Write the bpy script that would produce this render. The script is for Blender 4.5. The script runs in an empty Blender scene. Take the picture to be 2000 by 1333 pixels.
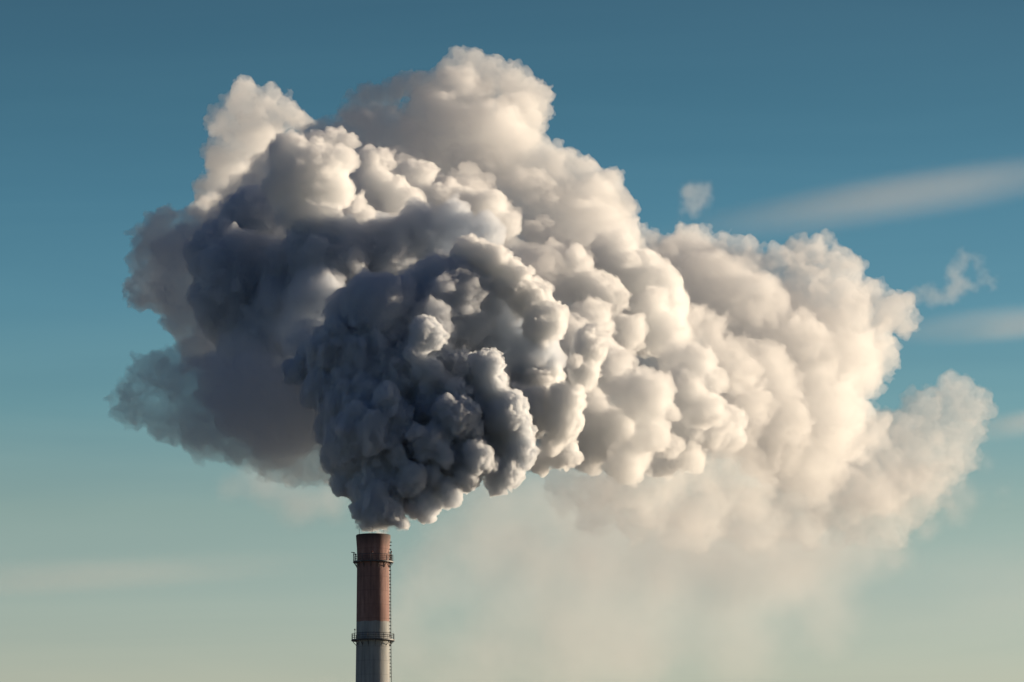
import bpy, bmesh, math, random
import numpy as np
from mathutils import Vector

S = bpy.context.scene
C = S.collection

# ------------------------------------------------------------------ camera
F = 11000.0                      # focal length in photograph pixels (2000 wide)
PITCH = math.radians(8.0)
CAMZ = 2.0
cam = bpy.data.cameras.new('camera')
cam.sensor_width = 36
cam.lens = 36 * F / 2000
cam.clip_start = 1
cam.clip_end = 200000
co = bpy.data.objects.new('camera', cam)
C.objects.link(co)
co.location = (0, 0, CAMZ)
co.rotation_euler = (math.pi / 2 + PITCH, 0, 0)
S.camera = co
cp, sp = math.cos(PITCH), math.sin(PITCH)


def P(px, py, dy=0.0):
    """World point seen at photo pixel (px, py), dy metres beyond the chimney; and metres per pixel there."""
    x, y = (px - 1000) / F, (666.5 - py) / F
    d = np.array((x, cp - y * sp, sp + y * cp))
    k = (1000.0 + dy) / d[1]
    return d * k + np.array((0, 0, CAMZ)), k / F


# ------------------------------------------------------------------ light
SUN_AZ, SUN_EL = 66.0, 8.0      # to the right of the view and beyond the plume
w = bpy.data.worlds.new('World')
S.world = w
w.use_nodes = True
nt = w.node_tree
bg = nt.nodes['Background']
bg.inputs[1].default_value = 0.1
sky = nt.nodes.new('ShaderNodeTexSky')
sky.sky_type = 'NISHITA'
sky.sun_disc = False
sky.sun_elevation = math.radians(SUN_EL)
sky.sun_rotation = math.radians(SUN_AZ)
tc = nt.nodes.new('ShaderNodeTexCoord')
sep = nt.nodes.new('ShaderNodeSeparateXYZ')
nt.links.new(tc.outputs['Generated'], sep.inputs[0])
mr = nt.nodes.new('ShaderNodeMapRange')
mr.inputs['From Min'].default_value = 0.06
mr.inputs['From Max'].default_value = 0.30
nt.links.new(sep.outputs['Z'], mr.inputs[0])
ramp = nt.nodes.new('ShaderNodeValToRGB')
cr = ramp.color_ramp
stops = [(0.0, (0.895, 0.913, 1.082)), (0.081, (0.895, 0.913, 1.082)), (0.148, (0.749, 0.853, 1.01)), (0.205, (0.626, 0.774, 0.892)), (0.28, (0.397, 0.668, 0.856)), (0.355, (0.281, 0.569, 0.797)), (0.43, (0.226, 0.489, 0.7)), (0.504, (0.179, 0.394, 0.564)), (0.577, (0.164, 0.341, 0.485)), (0.75, (0.07, 0.214, 0.495)), (1.0, (0.04, 0.126, 0.331))]
while len(cr.elements) < len(stops):
    cr.elements.new(0.5)
for e, (p, c) in zip(cr.elements, stops):
    e.position = p
    e.color = (*c, 1)
nt.links.new(mr.outputs[0], ramp.inputs[0])
mul = nt.nodes.new('ShaderNodeMix')
mul.data_type = 'RGBA'
mul.blend_type = 'MULTIPLY'
mul.inputs[0].default_value = 1
nt.links.new(sky.outputs[0], mul.inputs[6])
nt.links.new(ramp.outputs[0], mul.inputs[7])
mpw = nt.nodes.new('ShaderNodeMapping')
mpw.inputs['Scale'].default_value = (3, 3, 30)
mpw.inputs['Rotation'].default_value = (0, math.radians(-1.2), 0)
nt.links.new(tc.outputs['Generated'], mpw.inputs[0])
nzw = nt.nodes.new('ShaderNodeTexNoise')
nzw.inputs['Scale'].default_value = 2.2
nzw.inputs['Detail'].default_value = 5
nzw.inputs['Roughness'].default_value = .5
nzw.inputs['Distortion'].default_value = .8
nt.links.new(mpw.outputs[0], nzw.inputs['Vector'])
band = nt.nodes.new('ShaderNodeValToRGB')
band.color_ramp.elements[0].position = .3
band.color_ramp.elements[0].color = (.965, .97, .975, 1)
band.color_ramp.elements[1].position = .72
band.color_ramp.elements[1].color = (1.09, 1.05, 1.03, 1)
nt.links.new(nzw.outputs['Fac'], band.inputs[0])
mul2 = nt.nodes.new('ShaderNodeMix')
mul2.data_type = 'RGBA'
mul2.blend_type = 'MULTIPLY'
mul2.inputs[0].default_value = 1
nt.links.new(mul.outputs[2], mul2.inputs[6])
nt.links.new(band.outputs[0], mul2.inputs[7])
nt.links.new(mul2.outputs[2], bg.inputs[0])

sun = bpy.data.lights.new('sun', 'SUN')
sun.energy = 5.0
sun.angle = math.radians(.5)
sun.color = (1, .81, .60)
so = bpy.data.objects.new('sun', sun)
C.objects.link(so)
a, e = math.radians(SUN_AZ), math.radians(SUN_EL)
so.rotation_euler = Vector((math.sin(a) * math.cos(e), math.cos(a) * math.cos(e), math.sin(e))).to_track_quat('Z', 'Y').to_euler()

S.view_settings.view_transform = 'Standard'
S.view_settings.look = 'None'
S.view_settings.exposure = 0.5
S.view_settings.gamma = 1
S.cycles.max_bounces = 24
S.cycles.volume_bounces = 16
S.cycles.diffuse_bounces = 3
S.cycles.transparent_max_bounces = 128
S.cycles.use_denoising = True
S.cycles.adaptive_threshold = .02


# ------------------------------------------------------------------ helpers
def tag(o, label=None, cat=None, group=None, kind=None):
    for k, v in (('label', label), ('category', cat), ('group', group), ('kind', kind)):
        if v:
            o[k] = v
    return o


def empty(name, loc):
    o = bpy.data.objects.new(name, None)
    C.objects.link(o)
    o.location = loc
    return o


def obj(name, bm, mat, parent=None, smooth=False):
    me = bpy.data.meshes.new(name)
    bmesh.ops.recalc_face_normals(bm, faces=bm.faces)
    bm.to_mesh(me)
    bm.free()
    me.materials.append(mat)
    if smooth:
        me.polygons.foreach_set('use_smooth', [True] * len(me.polygons))
    o = bpy.data.objects.new(name, me)
    C.objects.link(o)
    o.parent = parent
    return o


def new_mat(name):
    m = bpy.data.materials.new(name)
    m.use_nodes = True
    t = m.node_tree
    t.nodes.clear()
    return m, t, t.nodes.new('ShaderNodeOutputMaterial')


def smoke_mat(name, density, aniso, col, skin=.03, soft=False):
    """Smoke: an even volume with a faint diffuse skin added to give it a surface."""
    m, t, out = new_mat(name)
    v = t.nodes.new('ShaderNodeVolumePrincipled')
    if density is not None:
        v.inputs['Density'].default_value = density
    v.inputs['Anisotropy'].default_value = aniso
    v.inputs['Color'].default_value = (*col, 1)
    t.links.new(v.outputs[0], out.inputs['Volume'])
    if soft:                                             # a grid of density that fades towards its edge, and a barely there skin
        at = t.nodes.new('ShaderNodeAttribute')
        at.attribute_name = 'density'
        ml = t.nodes.new('ShaderNodeMath')
        ml.operation = 'MULTIPLY'
        ml.inputs[1].default_value = density
        v.inputs['Density Attribute'].default_value = ''
        t.links.new(at.outputs['Fac'], ml.inputs[0])
        t.links.new(ml.outputs[0], v.inputs['Density'])
        m.cycles.volume_step_rate = 3.
        return [smoke_mat(name + '_skin', None, aniso, col, skin), m]
    if density is None:
        t.nodes.remove(v)
    tr = t.nodes.new('ShaderNodeBsdfTransparent')
    df = t.nodes.new('ShaderNodeBsdfDiffuse')
    df.inputs[0].default_value = (.8, .8, .8, 1)
    mx = t.nodes.new('ShaderNodeMixShader')
    mx.inputs[0].default_value = skin
    t.links.new(tr.outputs[0], mx.inputs[1])
    t.links.new(df.outputs[0], mx.inputs[2])
    t.links.new(mx.outputs[0], out.inputs['Surface'])
    return m if density is None else [m]


def cauliflower(keys, seed, n=(24, 14, 8), rmin=.3, lo=.16, hi=.5, shrink=.9, tip=.17, levels=None):
    """Grow smaller and smaller puffs on the surface of the main puffs (x, y, radius in photo pixels, depth in metres)."""
    rng = np.random.default_rng(seed)
    c, r = [], []
    for k in keys:
        p, s = P(k[0], k[1], k[3])
        c.append(p)
        r.append(k[2] * s * shrink)
    c, r = np.array(c), np.array(r)
    out = [(c, r)]
    for q_, m in enumerate(n):
        if levels:
            lo, hi, tip = levels[q_]
        d = rng.normal(size=(len(c), m, 3))
        d /= np.linalg.norm(d, axis=2, keepdims=True)
        rr = r[:, None] * (lo + (hi - lo) * rng.random((len(c), m)) ** 1.6)
        off = r[:, None] * rng.uniform(1. + tip * .3, 1. + tip, (len(c), m)) - rr   # a puff's tip stands out a little
        cc = (c[:, None] + d * off[..., None]).reshape(-1, 3)
        rr = rr.ravel()
        ok = rr > rmin
        cc, rr = cc[ok], rr[ok]
        inside = np.zeros(len(cc), bool)
        for q, qr in zip(*out[0]):
            inside |= np.linalg.norm(cc - q, axis=1) + rr * .8 < qr
        cc, rr = cc[~inside], rr[~inside]
        if not len(cc):
            break
        out.append((cc, rr))
        c, r = cc, rr
    return np.concatenate([o[0] for o in out]), np.concatenate([o[1] for o in out])


def smoke(name, c, r, voxel, mats, parent, bumps=(), swirl=(), soft=0., fray=()):
    """One closed skin round the union of all the puffs; bumps: (scale, height) of knobbly relief, swirl: (scale, reach) of turbulence."""
    me = bpy.data.meshes.new(name)
    me.from_pydata(c.tolist(), [], [])
    at = me.attributes.new('puff_radius', 'FLOAT', 'POINT')
    at.data.foreach_set('value', r.astype(np.float32))
    mat = mats[0]
    me.materials.append(mat)
    o = bpy.data.objects.new(name, me)
    C.objects.link(o)
    g = bpy.data.node_groups.new(name, 'GeometryNodeTree')
    g.interface.new_socket('Geometry', in_out='INPUT', socket_type='NodeSocketGeometry')
    g.interface.new_socket('Geometry', in_out='OUTPUT', socket_type='NodeSocketGeometry')
    N, L = g.nodes.new, g.links.new
    i, ou = N('NodeGroupInput'), N('NodeGroupOutput')
    mp = N('GeometryNodeMeshToPoints')
    na = N('GeometryNodeInputNamedAttribute')
    na.data_type = 'FLOAT'
    na.inputs[0].default_value = 'puff_radius'
    L(i.outputs[0], mp.inputs[0])
    pts_out = mp.outputs[0]
    if soft:                                             # turbulence moves the puffs themselves
        for scale, reach in swirl:
            st = N('GeometryNodeSetPosition')
            nz = N('ShaderNodeTexNoise')
            nz.inputs['Scale'].default_value = scale
            nz.inputs['Detail'].default_value = 4
            nz.inputs['Roughness'].default_value = .55
            sb = N('ShaderNodeVectorMath')
            sb.operation = 'SUBTRACT'
            sb.inputs[1].default_value = (.5, .5, .5)
            sc = N('ShaderNodeVectorMath')
            sc.operation = 'SCALE'
            sc.inputs['Scale'].default_value = reach
            L(nz.outputs['Color'], sb.inputs[0])
            L(sb.outputs[0], sc.inputs[0])
            L(sc.outputs[0], st.inputs['Offset'])
            L(pts_out, st.inputs[0])
            pts_out = st.outputs[0]
        swirl = ()
    pv = N('GeometryNodePointsToVolume')
    pv.resolution_mode = 'VOXEL_SIZE'
    pv.inputs['Voxel Size'].default_value = voxel
    L(pts_out, pv.inputs['Points'])
    L(na.outputs[0], pv.inputs['Radius'])
    vm = N('GeometryNodeVolumeToMesh')
    vm.inputs['Threshold'].default_value = .5
    L(pv.outputs[0], vm.inputs[0])
    last = vm.outputs[0]
    for scale, reach in swirl:
        st = N('GeometryNodeSetPosition')
        nz = N('ShaderNodeTexNoise')
        nz.inputs['Scale'].default_value = scale
        nz.inputs['Detail'].default_value = 5
        nz.inputs['Roughness'].default_value = .55
        sb = N('ShaderNodeVectorMath')
        sb.operation = 'SUBTRACT'
        sb.inputs[1].default_value = (.5, .5, .5)
        sc = N('ShaderNodeVectorMath')
        sc.operation = 'SCALE'
        sc.inputs['Scale'].default_value = reach
        L(nz.outputs['Color'], sb.inputs[0])
        L(sb.outputs[0], sc.inputs[0])
        L(sc.outputs[0], st.inputs['Offset'])
        L(last, st.inputs[0])
        last = st.outputs[0]
    for scale, height in bumps:
        st = N('GeometryNodeSetPosition')
        vo = N('ShaderNodeTexVoronoi')
        vo.feature = 'F1'
        vo.inputs['Scale'].default_value = scale
        sb = N('ShaderNodeMath')
        sb.operation = 'MULTIPLY_ADD'
        sb.inputs[1].default_value = -height
        sb.inputs[2].default_value = height * .5
        nm = N('GeometryNodeInputNormal')
        sc = N('ShaderNodeVectorMath')
        sc.operation = 'SCALE'
        L(vo.outputs['Distance'], sb.inputs[0])
        L(nm.outputs[0], sc.inputs[0])
        L(sb.outputs[0], sc.inputs['Scale'])
        L(sc.outputs[0], st.inputs['Offset'])
        L(last, st.inputs[0])
        last = st.outputs[0]
    # make the swirled skin one clean closed surface again
    if not soft:
        mv = N('GeometryNodeMeshToVolume')
        mv.resolution_mode = 'VOXEL_SIZE'
        mv.inputs['Voxel Size'].default_value = voxel
        mv.inputs['Density'].default_value = 1.
        mv.inputs['Interior Band Width'].default_value = voxel * 2
        L(last, mv.inputs['Mesh'])
        v2 = N('GeometryNodeVolumeToMesh')
        v2.inputs['Threshold'].default_value = .1
        L(mv.outputs[0], v2.inputs[0])
        last = v2.outputs[0]
    sm = N('GeometryNodeSetMaterial')
    sm.inputs['Material'].default_value = mat
    L(last, sm.inputs[0])
    last = sm.outputs[0]
    L(last, ou.inputs[0])
    md = o.modifiers.new('skin', 'NODES')
    md.node_group = g
    if parent is not None:
        o.parent = parent
        o.matrix_parent_inverse.identity()
        o.location = -Vector(parent.location)
    if soft:                                             # fill it with smoke that thins out towards the skin
        vo_ = bpy.data.objects.new('mist', bpy.data.volumes.new('mist'))
        C.objects.link(vo_)
        vo_.data.materials.append(mats[1])
        mm = vo_.modifiers.new('fill', 'MESH_TO_VOLUME')
        mm.object = o
        mm.resolution_mode = 'VOXEL_SIZE'
        mm.voxel_size = voxel * 1.5
        mm.density = 1
        mm.interior_band_width = soft
        for size, reach in fray:
            tx = bpy.data.textures.new('turbulence', 'CLOUDS')
            tx.noise_scale = size
            tx.noise_depth = 3
            tx.cloud_type = 'COLOR'
            vd = vo_.modifiers.new('fray', 'VOLUME_DISPLACE')
            vd.texture = tx
            vd.texture_map_mode = 'GLOBAL'
            vd.strength = reach
            vd.texture_mid_level = (.5, .5, .5)
            vd.texture_sample_radius = reach
        vo_.parent = o
    return o



# ------------------------------------------------------------------ ground
def noise_rgb(t, scale, stops_, detail=5, rough=.6, vec=None, stretch=None):
    n = t.nodes.new('ShaderNodeTexNoise')
    n.inputs['Scale'].default_value = scale
    n.inputs['Detail'].default_value = detail
    n.inputs['Roughness'].default_value = rough
    tcn = t.nodes.new('ShaderNodeTexCoord')
    src = tcn.outputs['Object']
    if stretch:
        mp = t.nodes.new('ShaderNodeMapping')
        mp.inputs['Scale'].default_value = stretch
        t.links.new(src, mp.inputs[0])
        src = mp.outputs[0]
    t.links.new(src, n.inputs['Vector'])
    r_ = t.nodes.new('ShaderNodeValToRGB')
    els = r_.color_ramp.elements
    while len(els) < len(stops_):
        els.new(.5)
    for e_, (p_, c_) in zip(els, stops_):
        e_.position = p_
        e_.color = (*c_, 1)
    t.links.new(n.outputs['Fac'], r_.inputs[0])
    return r_.outputs[0]


def surf_mat(name, color=None, rough=.8, metal=0.):
    m, t, out = new_mat(name)
    b = t.nodes.new('ShaderNodeBsdfPrincipled')
    b.inputs['Roughness'].default_value = rough
    b.inputs['Metallic'].default_value = metal
    if color:
        b.inputs['Base Color'].default_value = (*color, 1)
    t.links.new(b.outputs[0], out.inputs['Surface'])
    return m, t, b


m_ground, t, b = surf_mat('ground', rough=.95)
t.links.new(noise_rgb(t, .01, [(.3, (.06, .06, .055)), (.52, (.13, .14, .155)), (.7, (.22, .23, .25))]), b.inputs['Base Color'])
bm = bmesh.new()
bmesh.ops.create_circle(bm, cap_ends=True, radius=60000, segments=96)
ground = obj('ground', bm, m_ground)
ground['kind'] = 'structure'

# ------------------------------------------------------------------ chimney
CX = float(P(728.6, 1200)[0][0])
SM = float(P(728.6, 1200)[1])                                 # metres per photo pixel at the chimney


def ZP(py):
    return float(P(728.6, py)[0][2])


def mix_rgb(t, mode, fac, a_, b_):
    n = t.nodes.new('ShaderNodeMix')
    n.data_type = 'RGBA'
    n.blend_type = mode
    for sock, v in ((n.inputs[0], fac), (n.inputs[6], a_), (n.inputs[7], b_)):
        if isinstance(v, bpy.types.NodeSocket):
            t.links.new(v, sock)
        else:
            sock.default_value = v if not isinstance(v, tuple) else (*v, 1)
    return n.outputs[2]


def step(t, val, edge, soft):
    n = t.nodes.new('ShaderNodeMapRange')
    n.inputs['From Min'].default_value = edge - soft
    n.inputs['From Max'].default_value = edge + soft
    t.links.new(val, n.inputs[0])
    return n.outputs[0]


m_shaft, t, b = surf_mat('painted_concrete', rough=.85)
tcn = t.nodes.new('ShaderNodeTexCoord')
sp_ = t.nodes.new('ShaderNodeSeparateXYZ')
t.links.new(tcn.outputs['Object'], sp_.inputs[0])
nz = t.nodes.new('ShaderNodeTexNoise')
nz.inputs['Scale'].default_value = .8
t.links.new(tcn.outputs['Object'], nz.inputs['Vector'])
zz = t.nodes.new('ShaderNodeMath')
zz.operation = 'MULTIPLY_ADD'
zz.inputs[1].default_value = .5
t.links.new(nz.outputs['Fac'], zz.inputs[0])
t.links.new(sp_.outputs['Z'], zz.inputs[2])
red = noise_rgb(t, 1.1, [(.32, (.24, .14, .118)), (.52, (.30, .168, .142)), (.68, (.36, .22, .19))], stretch=(1, 1, .25))
grey = noise_rgb(t, .9, [(.3, (.24, .255, .255)), (.5, (.34, .355, .35)), (.7, (.43, .43, .41))], stretch=(1, 1, .12))
col = mix_rgb(t, 'MIX', step(t, zz.outputs[0], ZP(1215.5) + .25, .06), grey, red)
# narrow pour joints every couple of metres
wv = t.nodes.new('ShaderNodeMath')
wv.operation = 'PINGPONG'
wv.inputs[1].default_value = 1.25
t.links.new(sp_.outputs['Z'], wv.inputs[0])
col = mix_rgb(t, 'MULTIPLY', .35, col, mix_rgb(t, 'MIX', step(t, wv.outputs[0], .05, .04), (.35, .33, .32), (1, 1, 1)))
# run-off stains and soot towards the mouth
stain = noise_rgb(t, 1.5, [(.35, (.35, .34, .34)), (.6, (1, 1, 1))], stretch=(1.6, 1.6, .07))
col = mix_rgb(t, 'MULTIPLY', .4, col, stain)
soot = step(t, zz.outputs[0], ZP(1056) + .2, 1.3)
col = mix_rgb(t, 'MIX', soot, col, (.03, .026, .025))
t.links.new(col, b.inputs['Base Color'])
bp = t.nodes.new('ShaderNodeBump')
bp.inputs['Distance'].default_value = .05
bp.inputs['Strength'].default_value = .5
t.links.new(nz.outputs['Fac'], bp.inputs['Height'])
t.links.new(bp.outputs[0], b.inputs['Normal'])
m_steel, t, b = surf_mat('weathered_steel', rough=.6, metal=.3)
t.links.new(noise_rgb(t, 1.4, [(.35, (.05, .055, .06)), (.6, (.12, .125, .13)), (.75, (.16, .11, .08))]), b.inputs['Base Color'])
m_soot, t, b = surf_mat('sooty_lining', rough=.95)
t.links.new(noise_rgb(t, 2., [(.3, (.012, .012, .013)), (.7, (.035, .032, .03))]), b.inputs['Base Color'])
m_lamp, t, b = surf_mat('dark_red_lamp_glass', (.09, .015, .012), .25)


def lathe(prof, seg=96):
    bm = bmesh.new()
    rings = []
    for r_, z_ in prof:
        rings.append([bm.verts.new((r_ * math.cos(2 * math.pi * k / seg), r_ * math.sin(2 * math.pi * k / seg), z_)) for k in range(seg)])
    for q in range(len(rings) - 1):
        for k in range(seg):
            bm.faces.new((rings[q][k], rings[q][(k + 1) % seg], rings[q + 1][(k + 1) % seg], rings[q + 1][k]))
    return bm, rings


def tube(bm, pts, rad, seg=8, closed=False):
    pts = [Vector(p) for p in pts]
    rings = []
    n = len(pts)
    for k, p in enumerate(pts):
        if closed:
            d = pts[(k + 1) % n] - pts[k - 1]
        else:
            d = pts[min(k + 1, n - 1)] - pts[max(k - 1, 0)]
        d.normalize()
        u = d.cross(Vector((0, 0, 1)))
        if u.length < 1e-3:
            u = d.cross(Vector((1, 0, 0)))
        u.normalize()
        v = d.cross(u)
        rings.append([bm.verts.new(p + rad * (math.cos(2 * math.pi * j / seg) * u + math.sin(2 * math.pi * j / seg) * v)) for j in range(seg)])
    for k in range(n if closed else n - 1):
        A, B = rings[k], rings[(k + 1) % n]
        for j in range(seg):
            bm.faces.new((A[j], A[(j + 1) % seg], B[(j + 1) % seg], B[j]))
    if not closed:
        bm.faces.new(rings[0])
        bm.faces.new(rings[-1])


def ball(bm, p, rad, zs=1.):
    q = bmesh.ops.create_uvsphere(bm, u_segments=12, v_segments=8, radius=rad)
    for v in q['verts']:
        v.co.z *= zs
        v.co += Vector(p)


chimney = empty('chimney', (CX, 1000, 0))
tag(chimney, 'tall round industrial chimney with red painted top above grey concrete', 'chimney')
RZ = [(33.6, 1333), (32.6, 1240), (32.1, 1150), (31.7, 1100), (31.6, 1086), (32.1, 1072), (33.0, 1060), (33.8, 1050), (33.9, 1046.4)]
prof = [(6.4, 0.), (5.2, 22.), (4.2, 45.)] + [(r_ * SM, ZP(y_)) for r_, y_ in RZ] + [(32.4 * SM, ZP(1045.2)), (29.5 * SM, ZP(1045.0))]
bm, rings = lathe(prof)
obj('shaft', bm, m_shaft, chimney, True)
bm, rings = lathe([(29.4 * SM, ZP(1045.1)), (28.6 * SM, ZP(1060)), (28. * SM, ZP(1200))])
bm.faces.new(rings[-1])
obj('flue', bm, m_soot, chimney, True)


def platform(r_out, deck_y, rail_y, brk_y, n_post, off):
    r0 = 31.4 * SM
    ro = r_out * SM
    zd, zr, zb = ZP(deck_y), ZP(rail_y), ZP(brk_y)
    bm, rings = lathe([(r0, zd - .1), (ro, zd - .1), (ro, zd + .1), (r0, zd + .1)])
    seg = len(rings[0])
    for k in range(seg):
        bm.faces.new((rings[3][k], rings[3][(k + 1) % seg], rings[0][(k + 1) % seg], rings[0][k]))
    deck = obj('platform', bm, m_steel, chimney)
    bm = bmesh.new()
    for q, rad in ((1., .045), (.66, .035), (.33, .035)):
        z_ = zd + (zr - zd) * q
        tube(bm, [((ro - .08) * math.cos(2 * math.pi * k / 64), (ro - .08) * math.sin(2 * math.pi * k / 64), z_) for k in range(64)], rad, 6, True)
    for k in range(n_post):
        g_ = 2 * math.pi * (k + off) / n_post
        x_, y_ = (ro - .08) * math.cos(g_), (ro - .08) * math.sin(g_)
        tube(bm, [(x_, y_, zd + .02), (x_, y_, zr + .02)], .05, 6)
    obj('railing', bm, m_steel, deck)
    for k in range(n_post):
        g_ = 2 * math.pi * (k + off) / n_post
        bm = bmesh.new()
        cx_, sx_ = math.cos(g_), math.sin(g_)
        tube(bm, [((ro - .12) * cx_, (ro - .12) * sx_, zd - .12), ((r0 + .1) * cx_, (r0 + .1) * sx_, zb)], .055, 6)
        tube(bm, [((r0 + .1) * cx_, (r0 + .1) * sx_, zd - .14), ((r0 + .1) * cx_, (r0 + .1) * sx_, zb - .2)], .05, 6)
        obj('bracket', bm, m_steel, deck)
    return ro


def warning_light(px, base_y, top_y, rad_px, depth):
    x_ = (px - 728.6) * SM
    y_ = -depth
    bm = bmesh.new()
    tube(bm, [(x_, y_, ZP(base_y)), (x_, y_, ZP(top_y + 2))], .05, 6)
    lt = obj('lamp_post', bm, m_steel, chimney)
    bm = bmesh.new()
    ball(bm, (x_, y_, ZP(top_y + 1.2)), rad_px * SM, 1.25)
    tube(bm, [(x_, y_, ZP(top_y + 3)), (x_, y_, ZP(top_y + 2.2))], rad_px * SM * 1.1, 8)
    obj('warning_lamp', bm, m_lamp, lt)


platform(39.6, 1098.5, 1085, 1108, 14, .25)
platform(42.4, 1251.3, 1239, 1262, 16, .4)
warning_light(764.0, 1098, 1077.5, 1.4, .6)
warning_light(760.8, 1098, 1082.5, 1.2, -.5)
warning_light(693.5, 1251, 1229.5, 1.3, .9)
warning_light(694.0, 1098, 1082.0, 1.2, .2)
warning_light(728.0, 1098, 1080.5, 1.2, 3.6)
bm = bmesh.new()                                        # the gantry arm at the left of the upper platform
x_ = -38.6 * SM
tube(bm, [(x_, -.3, ZP(1098)), (x_, -.3, ZP(1080.5))], .06, 6)
tube(bm, [(x_ + .25, -.3, ZP(1080.2)), (x_ - .42, -.3, ZP(1079.4))], .07, 6)
tube(bm, [(x_ - .05, -.3, ZP(1085)), (x_ + .28, -.3, ZP(1080.6))], .05, 6)
obj('davit_arm', bm, m_steel, chimney)
for g_ in (1.62, 3.6, 5.4):
    bm = bmesh.new()
    rr_ = 31. * SM
    tube(bm, [(rr_ * math.cos(-g_), rr_ * math.sin(-g_), ZP(1050)), (rr_ * math.cos(-g_), rr_ * math.sin(-g_), ZP(1031.5))], .045, 6)
    obj('lightning_rod', bm, m_steel, chimney)
# the ladder up the sunny side
def shaft_r(z_):
    for (ra, za), (rb, zb) in zip(prof, prof[1:]):
        if za <= z_ <= zb:
            return ra + (rb - ra) * (z_ - za) / max(zb - za, 1e-6)
    return prof[-3][0]


lad = empty('ladder', (0, 0, 0))
lad.parent = chimney
g0 = math.radians(-4)
zt = ZP(1052)
for sgn in (-1, 1):
    bm = bmesh.new()
    pts = []
    z_ = 3.
    while z_ < zt:
        rr_ = shaft_r(z_) + .24
        gg = g0 + sgn * .22 / rr_
        pts.append((rr_ * math.cos(gg), rr_ * math.sin(gg), z_))
        z_ += 2.
    tube(bm, pts, .045, 6)
    obj('stringer', bm, m_steel, lad)
z_ = 4.
rnd = random.Random(4)
while z_ < zt - .5:
    rr_ = shaft_r(z_)
    pts = []
    for sgn, out_ in ((-1, -.05), (-1, .26), (1, .26), (1, -.05)):
        gg = g0 + sgn * .24 / rr_
        pts.append(((rr_ + out_) * math.cos(gg), (rr_ + out_) * math.sin(gg), z_))
    bm = bmesh.new()
    tube(bm, pts, .07, 6)
    obj('wall_tie', bm, m_steel, lad)
    z_ += (.62 if z_ > ZP(1340) else 1.7) + rnd.uniform(-.06, .06)

# ------------------------------------------------------------------ smoke: main puffs read off the photograph
YOUNG = [  # dense column over the chimney mouth
    (728, 1012, 26, 1), (735, 988, 48, 1), (738, 955, 66, 5), (742, 915, 84, 8), (735, 870, 100, 11), (728, 820, 110, 14), (735, 770, 112, 17),
    (715, 725, 110, 19), (745, 690, 85, 21), (665, 705, 78, 17), (636, 765, 48, 14), (650, 830, 40, 12), (664, 895, 36, 9), (678, 950, 30, 7),
    (592, 722, 38, 20), (625, 690, 50, 21), (700, 850, 70, 4), (725, 850, 50, 1), (755, 778, 30, 2), (775, 898, 24, 1), (760, 830, 60, 5),
    (802, 940, 34, 1), (843, 930, 22, 2), (829, 985, 34, 3), (822, 960, 30, 3), (786, 1022, 18, 0), (770, 1005, 28, 0), (880, 965, 26, 3), (850, 990, 18, 2),
    (843, 876, 44, 3), (866, 890, 24, 1), (810, 850, 20, 0), (893, 815, 48, 4), (925, 840, 22, 4), (935, 895, 40, 4), (915, 935, 28, 4), (960, 905, 26, 5),
    (836, 655, 38, 6), (812, 692, 24, 5), (845, 722, 24, 5), (868, 735, 12, 5), (822, 718, 20, 5), (888, 757, 22, 5), (908, 765, 14, 6),
    (950, 717, 38, 8), (965, 755, 34, 8), (990, 805, 48, 8), (1012, 840, 30, 8), (1018, 876, 32, 8), (994, 918, 36, 8), (965, 945, 26, 8), (1020, 905, 18, 9),
    (900, 760, 70, 14), (860, 790, 80, 12), (930, 800, 60, 12), (880, 900, 60, 8), (820, 720, 70, 14), (960, 830, 50, 12), (930, 870, 50, 12), (890, 930, 40, 10), (900, 830, 60, 16), (900, 910, 50, 9), (850, 955, 38, 7), (880, 940, 40, 9), (1000, 860, 42, 14), (975, 875, 50, 13), (815, 985, 36, 6), (850, 970, 26, 5)]
MIDDLE = [
    (919, 494, 40, 24), (960, 512, 44, 24), (1010, 532, 32, 25), (905, 540, 46, 27), (985, 560, 40, 25), (1037, 584, 48, 28), (1075, 612, 34, 27), (1060, 640, 44, 26), (1150, 681, 40, 24),
    (1120, 708, 15, 20), (1165, 650, 22, 25), (1140, 730, 36, 24), (1099, 790, 46, 22), (1099, 826, 44, 22), (1080, 868, 24, 22), (1050, 760, 60, 30), (1108, 893, 36, 32), (1060, 900, 34, 32),
    (1030, 800, 60, 24),
]
SHADE = [
    (737, 600, 78, 16), (690, 620, 60, 20), (780, 620, 60, 20), (870, 590, 110, 25), (840, 640, 70, 18), (642, 510, 100, 40), (750, 507, 90, 44), (560, 560, 90, 46), (480, 560, 115, 50),
    (440, 600, 75, 50), (430, 500, 75, 54), (500, 440, 85, 62), (540, 640, 80, 42), (590, 640, 60, 34), (600, 670, 50, 30), (560, 600, 70, 40), (620, 580, 70, 34), (580, 690, 50, 40),
    (480, 660, 60, 46), (818, 440, 46, 42), (784, 455, 42, 42), (885, 438, 46, 43), (946, 458, 42, 43), (845, 454, 10, 38), (860, 500, 80, 50), (780, 480, 60, 48), (960, 620, 100, 38),
    (1020, 680, 70, 34), (1040, 700, 60, 30),
]
LIT = [
    (600, 350, 86, 42), (560, 370, 52, 42), (572, 306, 52, 43), (664, 314, 38, 42), (662, 372, 38, 40), (625, 430, 48, 38), (580, 420, 48, 40),
    (649, 272, 22, 48), (682, 278, 20, 49), (620, 290, 40, 48), (700, 390, 22, 46), (723, 314, 34, 68), (750, 312, 26, 70), (730, 350, 36, 66),
    (811, 345, 40, 76), (834, 333, 22, 77), (767, 382, 42, 68), (800, 400, 40, 66), (882, 378, 30, 80), (919, 395, 36, 80), (953, 408, 46, 82), (850, 400, 40, 76),
    (700, 440, 50, 52), (985, 440, 34, 80)]
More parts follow.
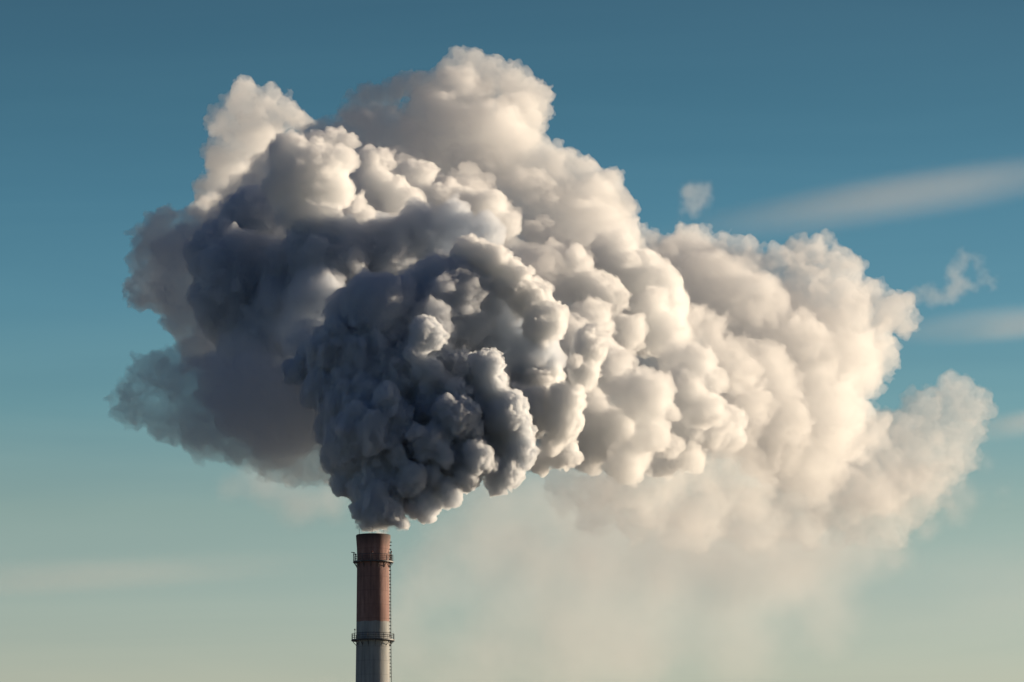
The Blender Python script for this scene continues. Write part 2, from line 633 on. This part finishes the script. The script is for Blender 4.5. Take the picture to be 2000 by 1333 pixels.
OLD = [
    (575, 320, 70, 95), (530, 350, 70, 92), (490, 400, 75, 88), (455, 440, 60, 84), (430, 480, 60, 82), (610, 280, 46, 98), (650, 265, 40, 100), (560, 430, 90, 84), (700, 265, 60, 104),
    (740, 250, 60, 106), (715, 190, 36, 114), (760, 185, 34, 116), (790, 170, 34, 118), (690, 215, 36, 112), (840, 165, 40, 122), (880, 135, 34, 126), (912, 130, 38, 126), (950, 150, 42, 126),
    (990, 165, 48, 126), (1040, 190, 46, 126), (1060, 225, 30, 126), (1020, 240, 60, 122), (900, 200, 70, 120), (830, 230, 60, 114), (870, 280, 85, 112), (960, 270, 85, 114), (1010, 310, 70, 112),
    (760, 270, 60, 106), (800, 310, 60, 104), (1100, 315, 40, 114), (1140, 335, 40, 114), (1070, 350, 70, 112), (1190, 370, 44, 116), (1210, 400, 40, 116), (1150, 400, 70, 112), (1080, 430, 80, 106),
    (1000, 390, 70, 104), (920, 340, 70, 106), (1180, 460, 70, 106), (1050, 480, 60, 96), (620, 440, 110, 95), (760, 400, 130, 100), (900, 450, 120, 95), (1020, 580, 120, 80), (1160, 500, 110, 105),
    (800, 560, 150, 62), (600, 600, 110, 66), (950, 760, 110, 45),
]
FLANK = [
    (1112, 536, 60, 82), (1169, 585, 60, 80), (1300, 555, 40, 92), (1320, 585, 26, 92), (1262, 604, 46, 86), (1225, 650, 42, 78), (1330, 640, 26, 90), (1200, 520, 70, 92), (1265, 530, 50, 94),
    (1290, 650, 50, 86), (1150, 640, 60, 72), (1180, 720, 60, 62), (1140, 800, 60, 56), (1150, 880, 50, 58), (1210, 840, 60, 58), (1259, 772, 60, 50), (1214, 700, 28, 50), (1300, 752, 26, 51),
    (1320, 814, 22, 51), (1222, 902, 46, 50), (1270, 850, 44, 50), (1220, 760, 40, 50), (1367, 712, 42, 72), (1390, 740, 34, 72), (1375, 800, 48, 70), (1319, 874, 28, 66), (1340, 760, 50, 68),
    (1320, 700, 40, 72), (1439, 812, 30, 84), (1394, 836, 40, 80), (1356, 890, 36, 76), (1080, 700, 110, 66), (1120, 820, 90, 64), (1260, 620, 90, 98), (1220, 850, 70, 64), (1330, 830, 70, 80),
    (1430, 850, 30, 84), (1300, 900, 36, 74),
]
FAR = [
    (1424, 685, 34, 100), (1440, 720, 50, 100), (1340, 490, 46, 128), (1390, 490, 46, 130), (1290, 500, 40, 124), (1255, 480, 34, 120), (1440, 515, 56, 132), (1490, 520, 46, 134), (1400, 580, 90, 124),
    (1470, 610, 90, 128), (1545, 500, 36, 140), (1585, 490, 40, 142), (1620, 485, 40, 144), (1640, 530, 48, 144), (1570, 570, 70, 138), (1640, 610, 70, 142), (1690, 590, 46, 148), (1740, 610, 44, 150),
    (1770, 630, 32, 152), (1710, 670, 50, 148), (1640, 700, 90, 140), (1550, 690, 90, 130), (1480, 740, 90, 118), (1680, 730, 50, 144), (1590, 790, 100, 132), (1500, 840, 100, 120), (1660, 840, 70, 140),
    (1330, 640, 60, 104), (1380, 660, 60, 110), (1450, 800, 60, 108), (1400, 780, 120, 125), (1350, 560, 110, 140), (1500, 680, 120, 150), (1600, 700, 110, 155), (1560, 850, 120, 145), (1300, 850, 90, 100),
    (1290, 710, 90, 112),
]
TAIL = [
    (1740, 850, 60, 162), (1790, 810, 50, 166), (1850, 785, 44, 172), (1890, 790, 40, 174), (1915, 785, 26, 176), (1870, 840, 56, 172), (1800, 890, 80, 168), (1720, 930, 90, 160), (1860, 900, 44, 172),
]
UNDER = [
    (1420, 900, 80, 104), (1560, 900, 90, 128), (1340, 940, 60, 92), (1260, 950, 50, 80), (1460, 950, 70, 110), (1190, 960, 40, 76), (1290, 930, 60, 84), (1240, 900, 80, 90), (1650, 960, 90, 152),
    (1560, 990, 80, 140), (1470, 1010, 70, 128), (1780, 970, 70, 166), (1700, 1010, 70, 158), (1380, 990, 60, 110), (1830, 950, 40, 170), (1180, 980, 60, 86), (1250, 1000, 60, 90), (1350, 1010, 70, 100),
    (1120, 950, 50, 80),
]
BANK_TOP = [(474, 200, 44, 130), (525, 215, 42, 130), (580, 235, 38, 130), (440, 245, 38, 130), (505, 275, 66, 130), (440, 310, 46, 130), (425, 370, 44, 125), (410, 420, 40, 115), (460, 360, 60, 125)]
BANK_LEFT = [(312, 468, 52, 85), (296, 510, 50, 85), (288, 565, 48, 85), (340, 430, 30, 85), (350, 490, 60, 80), (370, 560, 70, 78), (310, 590, 34, 84), (390, 620, 60, 76), (395, 450, 50, 85), (350, 640, 30, 80), (410, 680, 50, 70), (430, 640, 60, 72), (380, 690, 40, 66)]
BANK_LOW = [(268, 765, 42, 26), (300, 735, 46, 26), (250, 800, 30, 26), (285, 800, 40, 26), (330, 830, 40, 26), (345, 735, 50, 25), (350, 800, 60, 25), (410, 740, 60, 24), (400, 830, 66, 24), (470, 790, 100, 24), (450, 860, 50, 24),
            (550, 820, 110, 24), (520, 890, 50, 24), (580, 890, 60, 24), (630, 880, 60, 22), (620, 800, 90, 24), (470, 710, 50, 34), (540, 740, 70, 34), (600, 920, 30, 24), (500, 760, 120, 40), (570, 790, 110, 44), (600, 700, 80, 50)]
MOUTH = [(706, 1034, 9, 0), (722, 1036, 8, -1), (735, 1034, 9, 1), (748, 1033, 10, 0), (712, 1024, 12, 0), (742, 1022, 11, 0), (764, 1028, 11, 0),
         (778, 1024, 14, 0), (792, 1018, 13, 0), (786, 1032, 9, 1), (760, 1016, 14, 0), (726, 1016, 9, -2), (745, 1042, 10, 0), (715, 1042, 10, 0)]
TAIL_WISPS = [(1930, 920, 26, 172), (1955, 950, 22, 172), (1900, 970, 36, 172), (1850, 1005, 40, 170), (1985, 945, 14, 172), (1925, 880, 18, 172), (1800, 1040, 36, 168), (1960, 990, 16, 172), (1760, 1075, 30, 166), (1875, 940, 40, 172)]
VEIL_STREAKS = [(824, 1298, 28, 275), (869, 1292, 30, 274), (868, 1278, 30, 272), (924, 1286, 17, 270), (950, 1260, 24, 268), (986, 1247, 19, 266), (1008, 1271, 28, 264), (1037, 1261, 18, 262), (1086, 1234, 16, 261), (1128, 1232, 19, 259), (1165, 1247, 20, 257), (1197, 1231, 26, 255), (1169, 1249, 30, 255), (1231, 1238, 23, 253), (1244, 1205, 21, 251), (1268, 1200, 29, 250), (1300, 1203, 24, 248), (1346, 1197, 27, 246), (1381, 1177, 31, 245), (1406, 1183, 18, 243), (1465, 1170, 18, 241), (1501, 1145, 28, 240), (1508, 1125, 21, 238), (1576, 1120, 32, 236), (995, 1344, 21, 261), (1015, 1326, 28, 259), (1046, 1328, 28, 256), (1113, 1300, 30, 254), (1125, 1305, 25, 251), (1195, 1300, 30, 249), (1222, 1294, 21, 247), (1248, 1282, 18, 244), (1307, 1306, 18, 242), (844, 1076, 31, 291), (893, 1045, 33, 289), (944, 1046, 29, 287), (953, 1055, 21, 285), (1005, 1046, 23, 283), (1050, 1043, 33, 281), (1088, 1010, 29, 279), (1101, 1027, 26, 277), (1148, 1026, 38, 275), (1367, 1099, 36, 254), (1397, 1093, 31, 251), (1424, 1075, 33, 249), (1484, 1095, 39, 247), (1506, 1068, 26, 245), (1536, 1076, 45, 243), (1578, 1069, 43, 240), (1629, 1059, 42, 238), (1656, 1053, 31, 236), (1699, 1049, 41, 234)]
VEIL_UPPER = [(900, 1000, 62, 333), (1000, 985, 100, 327), (1100, 1000, 112, 319), (1200, 1010, 137, 311), (1300, 1030, 137, 302), (1400, 1060, 150, 293), (1500, 1070, 150, 285),
              (1600, 1070, 125, 278), (1700, 1060, 87, 272), (860, 1040, 75, 332), (940, 1050, 87, 326), (1040, 1080, 100, 316), (1180, 1090, 112, 306), (1320, 1130, 112, 293), (1450, 1140, 100, 283), (820, 1090, 50, 331), (1060, 945, 75, 326), (1150, 955, 87, 319), (980, 965, 55, 330), (1250, 980, 87, 310), (1120, 920, 62, 324)]
VEIL_LOWER = [(760, 1240, 90, 335), (1180, 1230, 135, 300), (1450, 1260, 120, 280), (1600, 1200, 105, 275), (820, 1150, 90, 330), (900, 1120, 90, 323), (1000, 1140, 120, 314), (1120, 1170, 135, 304), (1250, 1190, 150, 293), (1400, 1190, 135, 282), (860, 1260, 60, 315), (930, 1265, 82, 309),
              (1020, 1265, 112, 303), (1130, 1270, 127, 295), (800, 1290, 60, 316), (1250, 1265, 112, 287), (1360, 1240, 90, 281), (960, 1325, 90, 302),
              (1120, 1330, 90, 291), (850, 1330, 75, 310), (720, 1325, 60, 319), (1250, 1330, 90, 282), (1540, 1150, 90, 276), (640, 1330, 51, 324)]
VEIL_LEFT = [(470, 960, 41, 256), (520, 960, 55, 256), (580, 975, 59, 256), (640, 970, 55, 256), (560, 1000, 37, 256), (500, 930, 39, 256)]
WISP = [(1355, 375, 24, 120), (1372, 378, 22, 120), (1345, 392, 20, 120), (1362, 396, 18, 120), (1338, 375, 14, 120), (1380, 372, 14, 120), (1330, 412, 11, 120), (1322, 428, 8, 120)]
WISP_RIGHT = [(1734, 599, 16.0, 170), (1750, 593, 15.8, 170), (1762, 589, 15.5, 170), (1777, 586, 15.2, 170), (1788, 578, 15.0, 170), (1804, 578, 15.5, 170), (1816, 574, 16.0, 170), (1827, 575, 16.5, 170), (1839, 574, 17.0, 170), (1849, 567, 17.0, 170), (1853, 565, 17.0, 170), (1864, 561, 17.0, 170), (1869, 558, 17.0, 170), (1872, 557, 16.0, 170), (1877, 559, 15.0, 170), (1880, 558, 14.0, 170), (1884, 560, 13.0, 170), (1894, 557, 12.5, 170), (1906, 558, 12.0, 170), (1916, 555, 11.5, 170), (1927, 556, 11.0, 170), (1928, 552, 10.0, 170), (1936, 552, 9.0, 170), (1942, 549, 8.0, 170), (1946, 548, 7.0, 170), (1945, 547, 6.5, 170), (1949, 548, 6.0, 170), (1949, 547, 5.5, 170), (1872, 560, 17.0, 170), (1867, 549, 16.8, 170), (1869, 545, 16.5, 170), (1868, 536, 16.2, 170), (1866, 530, 16.0, 170), (1870, 523, 15.5, 170), (1873, 519, 15.0, 170), (1877, 515, 14.5, 170), (1882, 508, 14.0, 170), (1885, 506, 13.0, 170), (1888, 504, 12.0, 170), (1895, 504, 11.0, 170), (1900, 505, 10.0, 170), (1905, 507, 9.8, 170), (1908, 510, 9.5, 170), (1913, 514, 9.2, 170), (1918, 522, 9.0, 170), (1920, 525, 9.2, 170), (1923, 534, 9.5, 170), (1923, 540, 9.8, 170), (1925, 546, 10.0, 170), (1919, 551, 9.8, 170), (1916, 552, 9.5, 170), (1911, 559, 9.2, 170)]

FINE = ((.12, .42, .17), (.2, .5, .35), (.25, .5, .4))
W = (.865, .892, .925)  # darker, bluer smoke: part of the shade is put into the colour
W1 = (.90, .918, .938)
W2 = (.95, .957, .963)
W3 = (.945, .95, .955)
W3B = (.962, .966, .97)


def build(name, keys, seed, n, rmin, voxel, dens, parent, bumps, swirl, col=W, skin=.01, aniso=.5, soft=0., fray=(), **kw):
    c_, r_ = cauliflower(keys, seed, n=n, rmin=rmin, **kw)
    return smoke(name, c_, r_, voxel, smoke_mat(name + '_smoke', dens, aniso, col, skin, soft > 0), parent, bumps, swirl, soft, fray)


plume = empty('smoke_plume', (*P(728, 1035)[0],))
tag(plume, 'huge dense smoke plume billowing from the chimney, dark blue at left, cream at right', 'smoke plume')
build('mouth_wisps', MOUTH, 11, (16, 8), .12, .12, 1., plume, (), ((1.2, 4.),), soft=.5, skin=.004)
build('rising_column', YOUNG, 1, (70, 14), .2, .13, 2.2, plume, ((.22, .8), (1.1, .45), (2.4, .26)), ((.13, 4.), (.5, 1.9)), W1, levels=FINE, shrink=.93)
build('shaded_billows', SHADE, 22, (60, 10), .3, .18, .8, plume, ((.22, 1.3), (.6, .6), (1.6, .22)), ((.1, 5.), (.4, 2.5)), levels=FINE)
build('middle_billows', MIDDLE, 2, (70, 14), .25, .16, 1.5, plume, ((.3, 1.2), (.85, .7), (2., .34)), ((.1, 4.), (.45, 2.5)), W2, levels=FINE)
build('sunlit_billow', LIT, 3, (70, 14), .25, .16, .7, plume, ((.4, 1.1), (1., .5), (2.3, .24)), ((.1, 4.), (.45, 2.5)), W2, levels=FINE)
build('older_billows', OLD, 4, (60, 14), .3, .2, .24, plume, ((.28, 1.7), (.75, .7), (1.7, .3)), ((.08, 7.), (.35, 2.6), (1.1, 1.4)), W3B, levels=FINE)
build('flank_billows', FLANK, 24, (60, 14), .3, .2, .6, plume, ((.3, .9), (.85, .65), (1.9, .34)), ((.08, 6.), (.3, 3.6), (1., 1.6)), W2, levels=FINE)
build('drifting_billows', FAR, 5, (50, 12), .35, .25, .19, plume, ((.2, 2.4), (.55, 1.1), (1.3, .5)), ((.08, 10.), (.3, 6.), (1., 2.4)), W3, levels=FINE)
build('trailing_tail', TAIL, 6, (50, 12), .35, .25, .09, plume, ((.2, 2.4), (.55, 1.1), (1.3, .5)), ((.08, 10.), (.3, 8.), (1., 3.)), W3, levels=FINE)
build('frayed_underside', UNDER, 26, (50, 12), .35, .3, .07, plume, ((.2, 2.4), (.55, 1.1), (1.3, .5)), ((.07, 14.), (.25, 9.), (1., 3.)), W3, levels=FINE)
build('trailing_wisps', TAIL_WISPS, 27, (12, 8), .5, .5, .07, plume, (), ((.15, 12.), (.6, 5.)), W3, skin=.003, soft=3., shrink=1., fray=((6., 5.), (1.8, 2.)))
bank = empty('smoke_bank', (*P(450, 800, 25)[0],))
tag(bank, 'soft grey bank of older smoke hanging left behind the dark plume', 'smoke cloud')
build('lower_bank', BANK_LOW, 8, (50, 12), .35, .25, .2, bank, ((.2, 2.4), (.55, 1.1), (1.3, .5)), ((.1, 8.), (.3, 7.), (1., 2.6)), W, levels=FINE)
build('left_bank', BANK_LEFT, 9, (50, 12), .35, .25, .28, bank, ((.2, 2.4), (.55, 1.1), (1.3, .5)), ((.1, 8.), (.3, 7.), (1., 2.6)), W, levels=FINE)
puff = empty('smoke_puff', (*P(500, 250, 130)[0],))
tag(puff, 'pale cream puff of older smoke rising behind the upper left of the plume', 'smoke cloud')
build('soft_billows', BANK_TOP, 7, (50, 12), .35, .25, .25, puff, ((.2, 2.4), (.55, 1.1), (1.3, .5)), ((.1, 7.), (.3, 6.), (1., 2.2)), W2, levels=FINE)
veil = empty('smoke_veil', (*P(1300, 1100, 300)[0],))
tag(veil, 'thin see-through veil of cream smoke sinking below the plume', 'smoke veil')
build('upper_veil', VEIL_UPPER, 12, (10, 6), 1.5, 1.2, .045, veil, (), ((.05, 20.),), W3, skin=.003, aniso=.2, soft=9., shrink=1., fray=((14., 10.), (4., 6.)))
build('lower_veil', VEIL_LOWER, 13, (10, 6), 1.5, 1.2, .026, veil, (), ((.05, 20.),), W3, skin=.003, aniso=.2, soft=9., shrink=1., fray=((14., 10.), (4., 6.)))
build('veil_streaks', VEIL_STREAKS, 28, (12, 8), 1., .8, .035, veil, (), ((.1, 16.), (.4, 6.)), W3, skin=.003, aniso=.2, soft=5., shrink=1., fray=((8., 7.), (2.5, 3.)))
vl = empty('smoke_veil', (*P(560, 970, 256)[0],))
tag(vl, 'faint pale patch of smoke below the grey bank, left of the chimney mouth', 'smoke veil')
build('faint_patch', VEIL_LEFT, 14, (16, 8), 1.2, .8, .08, vl, (), ((.06, 16.), (.3, 6.)), W3, skin=.004, soft=6., shrink=1., fray=((6., 4.), (2., 2.)))
w1 = empty('smoke_wisp', (*P(1355, 390, 120)[0],))
tag(w1, 'small puffy wisp of smoke torn off above the middle of the plume', 'smoke wisp', 'wisps torn off the plume')
build('torn_puff', WISP, 15, (10, 6), .3, .25, .11, w1, (), ((.3, 5.), (1., 2.)), W3, skin=.004, soft=1.2, shrink=1.1, fray=((3., 3.), (1., 1.5)))
w2 = empty('smoke_wisp', (*P(1850, 560, 170)[0],))
tag(w2, 'curling hook of thin smoke trailing off the right tip of the plume', 'smoke wisp', 'wisps torn off the plume')
build('curling_hook', WISP_RIGHT, 16, (10, 6), .3, .25, .12, w2, (), ((.3, 5.), (1., 2.)), W3, skin=.004, soft=1.2, shrink=1.2, fray=((3., 3.), (1., 1.5)))

# ------------------------------------------------------------------ cirrus, thirty kilometres off
def cirrus_mat(dens, seed):
    m, t, out = new_mat('ice_haze')
    tcn_ = t.nodes.new('ShaderNodeTexCoord')
    ln = t.nodes.new('ShaderNodeVectorMath')
    ln.operation = 'LENGTH'
    t.links.new(tcn_.outputs['Object'], ln.inputs[0])
    fall = t.nodes.new('ShaderNodeMapRange')
    fall.interpolation_type = 'SMOOTHERSTEP'
    fall.inputs['From Min'].default_value = 1.
    fall.inputs['From Max'].default_value = 0.
    t.links.new(ln.outputs['Value'], fall.inputs[0])
    mp = t.nodes.new('ShaderNodeMapping')
    mp.inputs['Location'].default_value = (seed * 7.3, seed * 1.7, 0)
    mp.inputs['Scale'].default_value = (.8, .06, 4.5)
    t.links.new(tcn_.outputs['Object'], mp.inputs[0])
    nz_ = t.nodes.new('ShaderNodeTexNoise')
    nz_.inputs['Scale'].default_value = 1.5
    nz_.inputs['Detail'].default_value = 6
    nz_.inputs['Distortion'].default_value = .6
    t.links.new(mp.outputs[0], nz_.inputs['Vector'])
    er = t.nodes.new('ShaderNodeMapRange')
    er.inputs['From Min'].default_value = .38
    er.inputs['From Max'].default_value = .66
    t.links.new(nz_.outputs['Fac'], er.inputs[0])
    m1 = t.nodes.new('ShaderNodeMath')
    m1.operation = 'MULTIPLY'
    t.links.new(fall.outputs[0], m1.inputs[0])
    t.links.new(er.outputs[0], m1.inputs[1])
    m2 = t.nodes.new('ShaderNodeMath')
    m2.operation = 'MULTIPLY'
    m2.inputs[1].default_value = dens
    t.links.new(m1.outputs[0], m2.inputs[0])
    v = t.nodes.new('ShaderNodeVolumePrincipled')
    v.inputs['Anisotropy'].default_value = .4
    v.inputs['Color'].default_value = (.97, .97, .97, 1)
    t.links.new(m2.outputs[0], v.inputs['Density'])
    t.links.new(v.outputs[0], out.inputs['Volume'])
    tr = t.nodes.new('ShaderNodeBsdfTransparent')
    tr2 = t.nodes.new('ShaderNodeBsdfTransparent')
    mx = t.nodes.new('ShaderNodeMixShader')
    t.links.new(tr.outputs[0], mx.inputs[1])
    t.links.new(tr2.outputs[0], mx.inputs[2])
    t.links.new(mx.outputs[0], out.inputs['Surface'])
    return m


def cirrus(label, x0, y0, x1, y1, half, dens, seed):
    c0, sc = P((x0 + x1) / 2, (y0 + y1) / 2, 30000)
    bm = bmesh.new()
    bmesh.ops.create_icosphere(bm, subdivisions=4, radius=1)
    o = obj('cirrus_streak', bm, cirrus_mat(dens / (half * sc), seed), None, True)
    ln = math.hypot(x1 - x0, y1 - y0) / 2
    o.location = c0
    o.scale = (ln * sc, half * 5 * sc, half * sc)
    o.rotation_euler = (math.radians(-3), -math.atan2(y0 - y1, x1 - x0), 0)
    tag(o, label, 'high cloud', 'thin high cloud streaks')


cirrus('longest high cloud streak, rising to the right edge above the hooked wisp', 1180, 480, 2360, 290, 46, .22, 1)
cirrus('short high cloud streak at the right edge, beside the right tip of the plume', 1640, 660, 2350, 600, 36, .2, 2)
cirrus('small high cloud streak at the right edge, just above the tail of the plume', 1800, 860, 2300, 780, 32, .2, 3)
cirrus('faint flat high cloud streak left of the chimney, low in the sky', -500, 1155, 800, 1090, 40, .14, 4)
cirrus('broad pale bank of high cloud in the lower right corner', 1300, 1190, 2700, 1110, 110, .09, 5)
